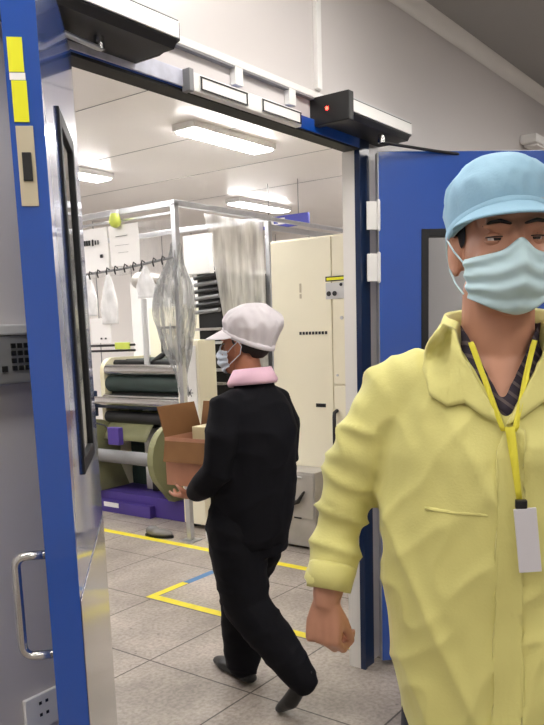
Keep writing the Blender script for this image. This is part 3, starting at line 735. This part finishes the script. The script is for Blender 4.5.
def cap(T, parent, material, puff, tilt, top, visor_len, visor_drop, band_m=None, back=0., gather=.012):
    """gathered work cap: puffed crown, band and soft visor. rim: front high, back low"""
    def rim(a):  # a=0 -> front (-v)
        return Vector((.083 * math.sin(a), .018 - .104 * math.cos(a), .139 + tilt * math.cos(a)))
    c = MB(); rings = []; n = 110; rows = 26
    cen = Vector((0, .028 + back, 0))
    for i in range(rows + 1):
        t = i / rows; ring = []
        for k in range(n):
            a = 2 * PI * k / n; r0 = rim(a)
            ang = t * PI / 2
            bulge = 1 + puff * math.sin(min(1, t * 1.5) * PI) * (1 - .25 * math.cos(a))
            sc = math.cos(ang) ** .62 * bulge
            wr = 1 + gather * math.sin(a * 17 + 1.5 * math.sin(a * 3)) * math.exp(-((t - .12) / .16) ** 2) + (.085 * nz(math.sin(a) * 2.2, math.cos(a) * 2.2, t * 3 + 7) + .035 * nz(math.sin(a) * 5, math.cos(a) * 5, t * 6) + .055 * (ridge(math.sin(a) * 3, math.cos(a) * 3, t * 3.3) - .4)) * math.sin(PI * min(1, t * .9 + .1))
            x = cen.x + (r0.x - cen.x) * sc * wr; y = cen.y * t + (r0.y) * sc * wr + (1 - t) * 0 + .018 * (1 - sc) * (1 - t)
            z = r0.z + (top - r0.z) * math.sin(ang) ** .8
            ring.append(c.bm.verts.new((x, y, z)))
        rings.append(ring)
    c.skin(rings, cap=False); c.bm.faces.new(rings[-1]); c.bm.transform(T); o = c.build('cap', material, parent, True)
    b = MB(); rr = []
    for k in range(n + 1):
        a = 2 * PI * k / n; r0 = rim(a); out = Vector((math.sin(a), -math.cos(a), 0))
        rr.append([b.bm.verts.new(r0 + out * dx + Vector((0, 0, dz))) for dx, dz in ((-.001, -.010), (.005, -.009), (.006, .010), (-.001, .012))])
    b.skin(rr, cap=False); b.bm.transform(T); b.build('cap_band', band_m or material, o, True)
    v = MB()
    def vis(u, w_):
        a = (u - .5) * R(150); r0 = rim(a); out = Vector((math.sin(a) * .8, -math.cos(a), 0)); f_ = math.cos((u - .5) * PI) ** .7 if 0 < u < 1 else 0
        return r0 + out * (.004 + visor_len * w_ * f_) + Vector((0, 0, .004 - visor_drop * w_ * f_ - .006 * w_))
    v.sheet(vis, 30, 6); v.solid(.003); v.bm.transform(T); v.build('visor', material, o, True)
    return o

def face_mask(T, parent, material):
    mk = MB()
    def f(u, v):
        a = (u - .5) * R(138); s_ = math.sin(a); c_ = math.cos(a)
        zt = .104 + .016 * math.exp(-(a / .22) ** 2) - .010 * abs(s_); zb = .002 + .034 * abs(s_) ** 1.6
        z = zb + (zt - zb) * v
        bul = .024 * math.sin(PI * v) ** .7 * max(0, c_) ** 1.5 + .014 * math.exp(-(a / .28) ** 2) * (1 - abs(v - .62) * 1.1)
        jaw = 1 - .12 * (1 - v) ** 2
        x = .079 * s_ * jaw; y = -.008 - (.092 * jaw + bul) * c_
        pl = .0035 * math.sin(v * PI * 6.5 + abs(s_) * 2.5) * (.3 + .7 * abs(c_)) + .002 * nz(u * 9, v * 9, 3)
        return Vector((x + pl * s_, y - pl * c_, z))
    mk.sheet(f, 46, 36); mk.solid(.0016); mk.bm.transform(T); o = mk.build('face_mask', material, parent, True)
    for s_ in (-1, 1):
        l = MB(); l.tube([(s_ * .072, -.04, .088), (s_ * .083, -.012, .110), (s_ * .088, .020, .132), (s_ * .086, .034, .112), (s_ * .082, .024, .082), (s_ * .079, -.008, .058), (s_ * .072, -.035, .040)], .0016, 6)
        l.bm.transform(T); l.build('ear_loop', material, o, True)
    return o

def shoe(m, heel, toe, ankle, k=1.):
    h, t = Vector(heel), Vector(toe); d = (t - h)
    m.tube([h + Vector((0, 0, .035)) * k, h + d * .35 + Vector((0, 0, .037)) * k, h + d * .75 + Vector((0, 0, .032)) * k, t + Vector((0, 0, .025)) * k], [.033 * k, .037 * k, .044 * k, .028 * k], 14, flat=.72, up=(0, 0, 1))
    m.tube([h + d * .12 + Vector((0, 0, .04)) * k, Vector(ankle)], [.036 * k, .042 * k], 14)

# ---- worker in yellow --------------------------------------------------
yw = empty('person', (1.289, .473, 0), R(-64), 'person in pale yellow work jacket and light blue cap, facing the viewer', 'person', 'workers')
chin = (0.004, .010, 1.508); HY = R(9)
m = MB(); Th = head(m, chin, 1.0, HY)
m.tube([(.0, .03, 1.38), (0, .028, 1.45), (0, .015, 1.56)], [.070, .063, .060], 20)
m.loft([(.86, 0, .02, .125, .09), (.95, 0, .02, .14, .10), (1.1, 0, .02, .14, .10), (1.25, 0, .02, .155, .105), (1.36, 0, .02, .15, .09), (1.42, 0, .025, .09, .07), (1.45, 0, .03, .06, .06)])
RA = [(-.165, .02, 1.385), (-.235, .035, 1.27), (-.272, .05, 1.165), (-.289, .01, 1.07), (-.302, -.015, 1.005)]
LA = [(.165, .02, 1.385), (.225, .03, 1.25), (.245, .04, 1.13), (.25, -.04, 1.03), (.25, -.09, .95)]
for A in (RA, LA): m.tube(A, [.052, .045, .040, .036, .027], 14)
hand(m, RA[-1], (-.10, .0, -1), (.35, .95, -.05), (.95, -.35, .0), .98, (50, 68, 42), thumb=(.8, .35, .45))
hand(m, LA[-1], (.06, -.2, -1), (-1, .1, 0), (-.1, -1, .2), 1.0, (40, 50, 35))
YL = [((-.09, .02, .90), (-.10, -.02, .48), (-.10, .03, .09)), ((.09, .02, .90), (.10, -.06, .49), (.10, -.06, .09))]
for L in YL: m.tube([(L[0][0] * .7, L[0][1], L[0][2] - .02), L[1], L[2]], [.066, .052, .04], 14)
for L, dx in ((YL[0], 0), (YL[1], 0)):
    a = L[-1]; m.tube([(a[0], a[1] + .02, .045), (a[0], a[1] - .13, .04)], [.03, .032], 12)
body = put('body', fuse(m, .0048, 3), M['skin'], yw, True)
face_bits(Th, body, M['skin'])
# hair below the cap
h = MB(); h.ell((0, .024, .145), (.0785, .098, .088)); h.bm.transform(Th); 
hm = fuse(h, .006, 2, cut=None)
Ti = Th.inverted()
b = bmesh.new(); b.from_mesh(hm)
def hairkill(co):
    p = Ti @ co; return p.z < .062 + (.02 if p.y < .05 else 0) or (p.y < .02 and p.z < .105 + (.02 - p.y) * .3) or p.y < -.026
bmesh.ops.delete(b, geom=[v for v in b.verts if hairkill(v.co)], context='VERTS'); soften(b); b.to_mesh(hm); b.free()
put('hair', hm, M['hair'], yw, True)
cap(Th, yw, M['capblue'], .14, .036, .270, .050, .018, back=.006, gather=.016)
face_mask(Th, yw, M['mask'])
# shirt
m = MB(); m.loft([(.95, 0, .02, .165, .115), (1.1, 0, .02, .16, .115), (1.25, 0, .02, .175, .118), (1.36, 0, .02, .165, .10), (1.42, 0, .027, .11, .085), (1.46, 0, .03, .082, .078), (1.50, 0, .03, .076, .074)])
sme = fuse(m, .004, 3, cut=lambda c: c.z > 1.498 or (c.y < .0 and abs(c.x) < (c.z - 1.375) * .5 and c.z > 1.375))
shirt = put('shirt', sme, M['plaid'], yw, True)
# jacket
def jd(co, n):
    u, v, z = co
    d = .006 * nz(u * 5 + 3, v * 5, z * 4) + .0035 * nz(u * 13, v * 13, z * 9)
    side_ = min(1, max(0, (abs(u) - .19) / .05))
    d += side_ * .015 * (ridge(u * 3 + z * 9, v * 5 + 2, z * 15 + u * 6) - .4)
    d += (1 - side_) * (.010 * (ridge(u * 7 + z * 3.5, v * 2, z * 4.0 - abs(u) * 9) - .35) + .005 * (ridge(u * 13 - z * 5, v * 3 + 4, z * 9) - .35))
    return d
m = MB()
m.loft([(.70, .034, .015, .186, .152), (.80, .030, .015, .194, .152), (.92, .018, .015, .203, .148), (1.05, .006, .015, .210, .145), (1.18, .0, .015, .208, .140), (1.28, 0, .015, .203, .132), (1.36, 0, .02, .190, .115), (1.405, 0, .025, .165, .100), (1.44, 0, .03, .128, .090), (1.475, 0, .032, .100, .086), (1.50, 0, .032, .084, .082)], 40, pw=2.25)
m.tube([(-.115, .02, 1.395), (-.172, .022, 1.372), (-.222, .03, 1.29), (-.262, .045, 1.20), (-.279, .035, 1.13), (-.289, .012, 1.075), (-.297, -.008, 1.032)], [.064, .070, .063, .056, .047, .040, .037], 20)
m.tube([(.115, .02, 1.395), (.172, .022, 1.372), (.215, .03, 1.28), (.24, .04, 1.18), (.25, .03, 1.12), (.252, -.04, 1.04), (.25, -.075, .985)], [.062, .068, .062, .057, .054, .047, .044], 20)
jme = fuse(m, .0065, 4, jd)
full = bvh(jme)
def vcut(c): return (c.y < .03 and c.z > 1.348 and abs(c.x - .004) < (c.z - 1.348) * .58) or c.z > 1.496 or (abs(c.x) > .22 and c.z < (1.034 if c.x < 0 else 1.0))
b = bmesh.new(); b.from_mesh(jme)
bmesh.ops.delete(b, geom=[v for v in b.verts if vcut(v.co)], context='VERTS'); soften(b); b.to_mesh(jme); b.free()
jk = put('jacket', jme, M['yellowcoat'], yw, True)
stree = bvh(sme)
# front placket, seams, pocket
drape([full], [(-.012, .71), (.035, .71), (.032, 1.0), (.028, 1.33), (.004, 1.345), (-.010, 1.30), (-.012, 1.0)], .003, .004, .012).build('placket', M['yellowcoat'], jk, True)
drape([full], [(-.125, 1.196), (-.025, 1.190), (-.025, 1.195), (-.125, 1.201)], .001, .002, .008).build('pocket_edge', M['yellowcoat'], jk, True)
for s_ in (-1, 1):
    o = drape([full, stree], [(s_ * .094, 1.500), (s_ * .118, 1.470), (s_ * .128, 1.43), (s_ * .118, 1.385), (s_ * .088, 1.366), (s_ * .062, 1.372), (s_ * .028, 1.348), (s_ * .003, 1.338), (s_ * .030, 1.385), (s_ * .060, 1.44), (s_ * .078, 1.49)], .011, .006, .008, lift=lambda u, z: .012 * max(0, min(1, (z - 1.36) * 9)))
    o.build('collar', M['yellowcoat'], jk, True)
cs = MB(); rr = []
for k in range(31):
    a = R(-128 + 256 * k / 30) + PI / 2; r_ = Vector((math.cos(a), math.sin(a), 0)); dz = -.022 * abs((k - 15) / 15) ** 2
    rr.append([cs.bm.verts.new(Vector((0, .032, 0)) + Vector((r_.x * q, r_.y * q * 1.0, z + dz))) for q, z in ((.078, 1.47), (.083, 1.522), (.090, 1.526), (.112, 1.470), (.104, 1.464))])
cs.skin(rr, cap=True); cs.build('collar_stand', M['yellowcoat'], jk, True)
def cuff(a, b, r0, r1):
    c_ = MB(); c_.tube([a, Vector(a).lerp(Vector(b), .12), Vector(a).lerp(Vector(b), .5), b], [r0 - .004, r0, (r0 + r1) / 2 + .001, r1], 28, cap=False, round_=False); c_.solid(.0035); c_.build('cuff', M['yellowcoat'], jk, True)
cuff((-.2915, .005, 1.066), (-.2985, -.013, 1.020), .0445, .0415)
cuff((.2515, -.045, 1.034), (.25, -.083, .972), .050, .045)
# lanyard and badge
for s_ in (-1, 1):
    l = drape([full, stree], [(s_ * .048, 1.470), (s_ * .055, 1.468), (s_ * .012 + .006, 1.328), (s_ * .004 + .006, 1.328)], .012, .0025, .01)
    l.build('lanyard', M['lany'], yw, True)
drape([full, stree], [(-.001, 1.336), (.013, 1.336), (.026, 1.222), (.017, 1.222)], .016, .0025, .01).build('lanyard', M['lany'], yw, True)
bg = MB(); bg.box(-.017, .017, -.003, .003, -.058, .045, .0015); bg.bm.transform(Matrix.Translation((.032, -.155, 1.168)) @ Matrix.Rotation(R(-6), 4, 'Y')); bgo = bg.build('badge', M['badge'], yw)
bg = MB(); bg.box(-.009, .009, -.006, .004, 1.212, 1.226, .002); bg.bm.transform(Matrix.Translation((.022, -.152, 0))); bg.build('badge_clip', M['black'], bgo)
m = MB()
for L in YL:
    m.tube([(L[0][0] * .8, L[0][1], .86), L[1], (L[2][0], L[2][1] + .0, .10)], [.092, .080, .072], 18)
m.loft([(.80, 0, .02, .145, .11), (.95, 0, .02, .15, .11)])
put('trousers', fuse(m, .009, 4, lambda c, n: .004 * nz(c.x * 9, c.y * 9, c.z * 14)), M['darktrouser'], yw, True)
for L in YL:
    a = L[-1]; m = MB(); shoe(m, (a[0], a[1] + .05, 0), (a[0], a[1] - .17, 0), (a[0], a[1], .10), 1.08); o = put('shoe', fuse(m, .007, 3), M['shoe'], yw, True)
    zmin = min(v.co.z for v in o.data.vertices)
    for v in o.data.vertices: v.co.z = max(v.co.z - zmin - .004, 0)

# ---- worker in black carrying a carton ----------------------------------
WX, WY = 2.335, 1.86
wk = empty('person', (WX, WY, 0), R(180), 'person in black work clothes and white cap walking through the doorway with a carton', 'person', 'workers')
# local: u=+ -> world -X (his left), v=- -> world +Y (forward)
def lw(x, y, z): return (WX - x, WY - y, z)
chin2 = (-.022, -.015, 1.330)
m = MB(); Tw = head(m, chin2, .97, R(8))
m.tube([(-.005, .03, 1.20), (-.008, .02, 1.28), (-.01, .0, 1.38)], [.06, .054, .052], 18)
m.loft([(.74, 0, .0, .14, .095), (.85, 0, .01, .145, .10), (1.0, 0, .02, .13, .095), (1.12, 0, .03, .14, .10), (1.19, 0, .03, .125, .08), (1.26, 0, .03, .08, .06)])
hipL, kneeL, ankL = (.085, -.01, .76), lw(2.255, 1.83, .42), lw(2.268, 1.615, .20)
hipR, kneeR, ankR = (-.085, -.01, .76), lw(2.425, 2.0, .415), lw(2.40, 1.99, .085)
armL = [(.148, .025, 1.195), (.20, .035, 1.08), (.208, .0, .965), (.180, -.10, .90), (.140, -.17, .858)]
armR = [(-.148, .025, 1.195), (-.205, .035, 1.08), (-.21, -.0, .965), (-.19, -.10, .90), (-.165, -.185, .858)]
for A in (armL, armR): m.tube(A, [.040, .042, .038, .033, .025], 14)
for L in ((hipL, kneeL, ankL), (hipR, kneeR, ankR)): m.tube(L, [.085, .058, .042], 14)
hand(m, armL[-1], (-.25, -1, -.22), (-.35, .1, 1), (.95, -.2, .3), .93, (8, 12, 10))
hand(m, armR[-1], (.25, -1, -.22), (.35, .1, 1), (-.95, -.2, .3), .93, (8, 12, 10))
m.tube([ankL, (lw(2.268, 1.62, .09))], [.028, .024], 12); m.tube([ankR, lw(2.43, 2.07, .045)], [.028, .024], 12)
body2 = put('body', fuse(m, .005, 3), M['skin2'], wk, True)
face_bits(Tw, body2, M['skin2'])
h = MB(); h.ell((0, .026, .138), (.0785, .099, .088)); h.bm.transform(Tw); hm = fuse(h, .006, 2); Ti = Tw.inverted()
b = bmesh.new(); b.from_mesh(hm)
bmesh.ops.delete(b, geom=[v for v in b.verts if hairkill(v.co) ], context='VERTS'); soften(b); b.to_mesh(hm); b.free()
put('hair', hm, M['hair'], wk, True)
cap(Tw, wk, M['capwhite'], .27, .040, .280, .085, .034, back=.020, gather=.024)
face_mask(Tw, wk, M['maskw'])
def jd2(co, n):
    u, v, z = co
    return .006 * nz(u * 6, v * 6, z * 5 + 3) + .003 * nz(u * 15, v * 15, z * 12) + .006 * (ridge(u * 5 + z * 4, v * 5, z * 8 + 5) - .4)
m = MB()
m.loft([(.66, .01, .005, .160, .135), (.74, .005, .01, .172, .145), (.85, 0, .02, .180, .150), (1.0, 0, .03, .182, .148), (1.12, 0, .04, .185, .140), (1.20, 0, .04, .178, .115), (1.25, 0, .04, .135, .092), (1.285, -.004, .035, .08, .075), (1.31, -.006, .03, .066, .068)], 36, pw=2.3)
m.tube([(.10, .03, 1.235), (.158, .025, 1.215), (.205, .04, 1.10), (.220, .02, .985), (.202, -.06, .925), (.168, -.135, .882)], [.055, .066, .062, .060, .052, .043], 18)
m.tube([(-.10, .03, 1.235), (-.158, .025, 1.215), (-.21, .04, 1.10), (-.222, .02, .985), (-.205, -.06, .925), (-.180, -.135, .882)], [.055, .066, .062, .060, .052, .043], 18)
jme2 = fuse(m, .0075, 4, jd2)
jk2 = put('jacket', jme2, M['blackcloth'], wk, True)
cs = MB(); rr = []
for k in range(33):
    a = R(-165 + 330 * k / 32) + PI / 2; r_ = Vector((math.cos(a), math.sin(a), 0)); dz = -.02 * abs((k - 16) / 16) ** 2
    rr.append([cs.bm.verts.new(Vector((-.006, .028, 0)) + Vector((r_.x * q, r_.y * q, z + dz))) for q, z in ((.068, 1.30), (.069, 1.356), (.075, 1.360), (.100, 1.312), (.094, 1.298))])
cs.skin(rr, cap=True); tag(cs.build('collar', M['pink'], wk, True), 'pink collar')
m = MB()
m.loft([(.62, 0, .0, .165, .13), (.72, 0, .0, .17, .135), (.86, 0, .01, .165, .13)])
m.tube([hipL, (.085, .0, .60), kneeL, lw(2.262, 1.72, .31), ankL, lw(2.271, 1.585, .165)], [.122, .112, .096, .084, .070, .062], 18)
m.tube([hipR, (-.085, -.05, .60), kneeR, lw(2.415, 2.0, .25), lw(2.405, 1.99, .085)], [.122, .112, .096, .084, .076], 18)
put('trousers', fuse(m, .0085, 4, lambda c, n: .004 * nz(c.x * 9, c.y * 9, c.z * 8) + .006 * (ridge(c.x * 6, c.y * 6, c.z * 14) - .4)), M['blackcloth'], wk, True)
m = MB(); shoe(m, lw(2.395, 1.945, 0), lw(2.475, 2.19, 0), lw(2.405, 1.99, .10), 1.0); o = put('shoe', fuse(m, .007, 3), M['shoe'], wk, True)
zm = min(v.co.z for v in o.data.vertices)
for v in o.data.vertices: v.co.z = max(v.co.z - zm - .004, 0)
m = MB(); toe = Vector(lw(2.262, 1.655, .035)); heel = Vector(lw(2.270, 1.565, .185))
m.tube([heel, heel.lerp(toe, .4), heel.lerp(toe, .8), toe + Vector((0, -.03, -.01))], [.034, .038, .042, .026], 14, flat=.8); m.tube([heel + (toe - heel) * .18, ankL], [.038, .042], 14)
o = put('shoe', fuse(m, .007, 3), M['shoe'], wk, True)
for v in o.data.vertices: v.co.z = max(v.co.z, .001)

# ---- carton ---------------------------------------------------------------
bx = empty('carton', (2.385, 2.135, .872), R(4), 'open brown carton carried by the worker in black', 'box')
W_, D_, H_ = .125, .11, .20
m = MB(); t = .005
m.box(-W_, W_, -D_, D_, 0, t); m.box(-W_, -W_ + t, -D_, D_, t, H_); m.box(W_ - t, W_, -D_, D_, t, H_); m.box(-W_ + t, W_ - t, -D_, -D_ + t, t, H_); m.box(-W_ + t, W_ - t, D_ - t, D_, t, H_)
m.build('carton_body', M['carton'], bx)
def flap(name, a, b, up, out):
    a, b = Vector(a), Vector(b); o_ = Vector(out)
    q = MB(); v = [q.bm.verts.new(p) for p in (a, b, b + o_, a + o_)]; q.bm.faces.new(v); q.solid(.004); q.build(name, M['cartonin'], bx)
flap('flap', (W_ - .003, -D_, H_), (W_ - .003, D_, H_), 0, (.03, 0, .125))
flap('flap', (-W_ + .002, D_ - .003, H_), (W_ - .002, D_ - .003, H_), 0, (0, .035, .125))
flap('flap', (-W_ + .003, -D_, H_), (-W_ + .003, D_, H_), 0, (-.02, 0, -.10))
blk = MB(); blk.box(-.06, .06, -.09, .02, 0, .235, .004)
o = blk.build('paper_block', M['creamblock']); o.location = (2.39, 2.135, .8775); o.rotation_euler = (0, 0, R(4)); tag(o, 'cream paper block standing inside the open carton', 'paper block')

# ------------------------------------------------------------------ world, camera
wd = bpy.data.worlds.new('World'); SC.world = wd; wd.use_nodes = True
wd.node_tree.nodes['Background'].inputs[0].default_value = (.9, .93, 1, 1); wd.node_tree.nodes['Background'].inputs[1].default_value = .3

yaw, pitch, roll = R(53.24), R(-9.3), R(-1.81)
f_ = Vector((math.sin(yaw) * math.cos(pitch), math.cos(yaw) * math.cos(pitch), math.sin(pitch)))
r0 = Vector((math.cos(yaw), -math.sin(yaw), 0)); u0 = r0.cross(f_)
rr_ = r0 * math.cos(roll) + u0 * math.sin(roll); uu = -r0 * math.sin(roll) + u0 * math.cos(roll)
cam = bpy.data.cameras.new('camera'); co = bpy.data.objects.new('camera', cam); COL.objects.link(co)
co.matrix_world = Matrix(((rr_.x, uu.x, -f_.x, 0), (rr_.y, uu.y, -f_.y, 0), (rr_.z, uu.z, -f_.z, 1.5), (0, 0, 0, 1)))
cam.sensor_width = 36; cam.sensor_fit = 'AUTO'; cam.lens = 764.7 / 725 * 36; cam.shift_y = (454.4 - 362.5) / 725; cam.clip_start = .02
SC.camera = co
SC.view_settings.view_transform = 'Standard'; SC.view_settings.look = 'None'; SC.view_settings.gamma = 1; SC.view_settings.use_curve_mapping = False
SC.view_settings.exposure = 1.12
SC.cycles.use_denoising = True
SC.cycles.max_bounces = 10; SC.cycles.transparent_max_bounces = 16
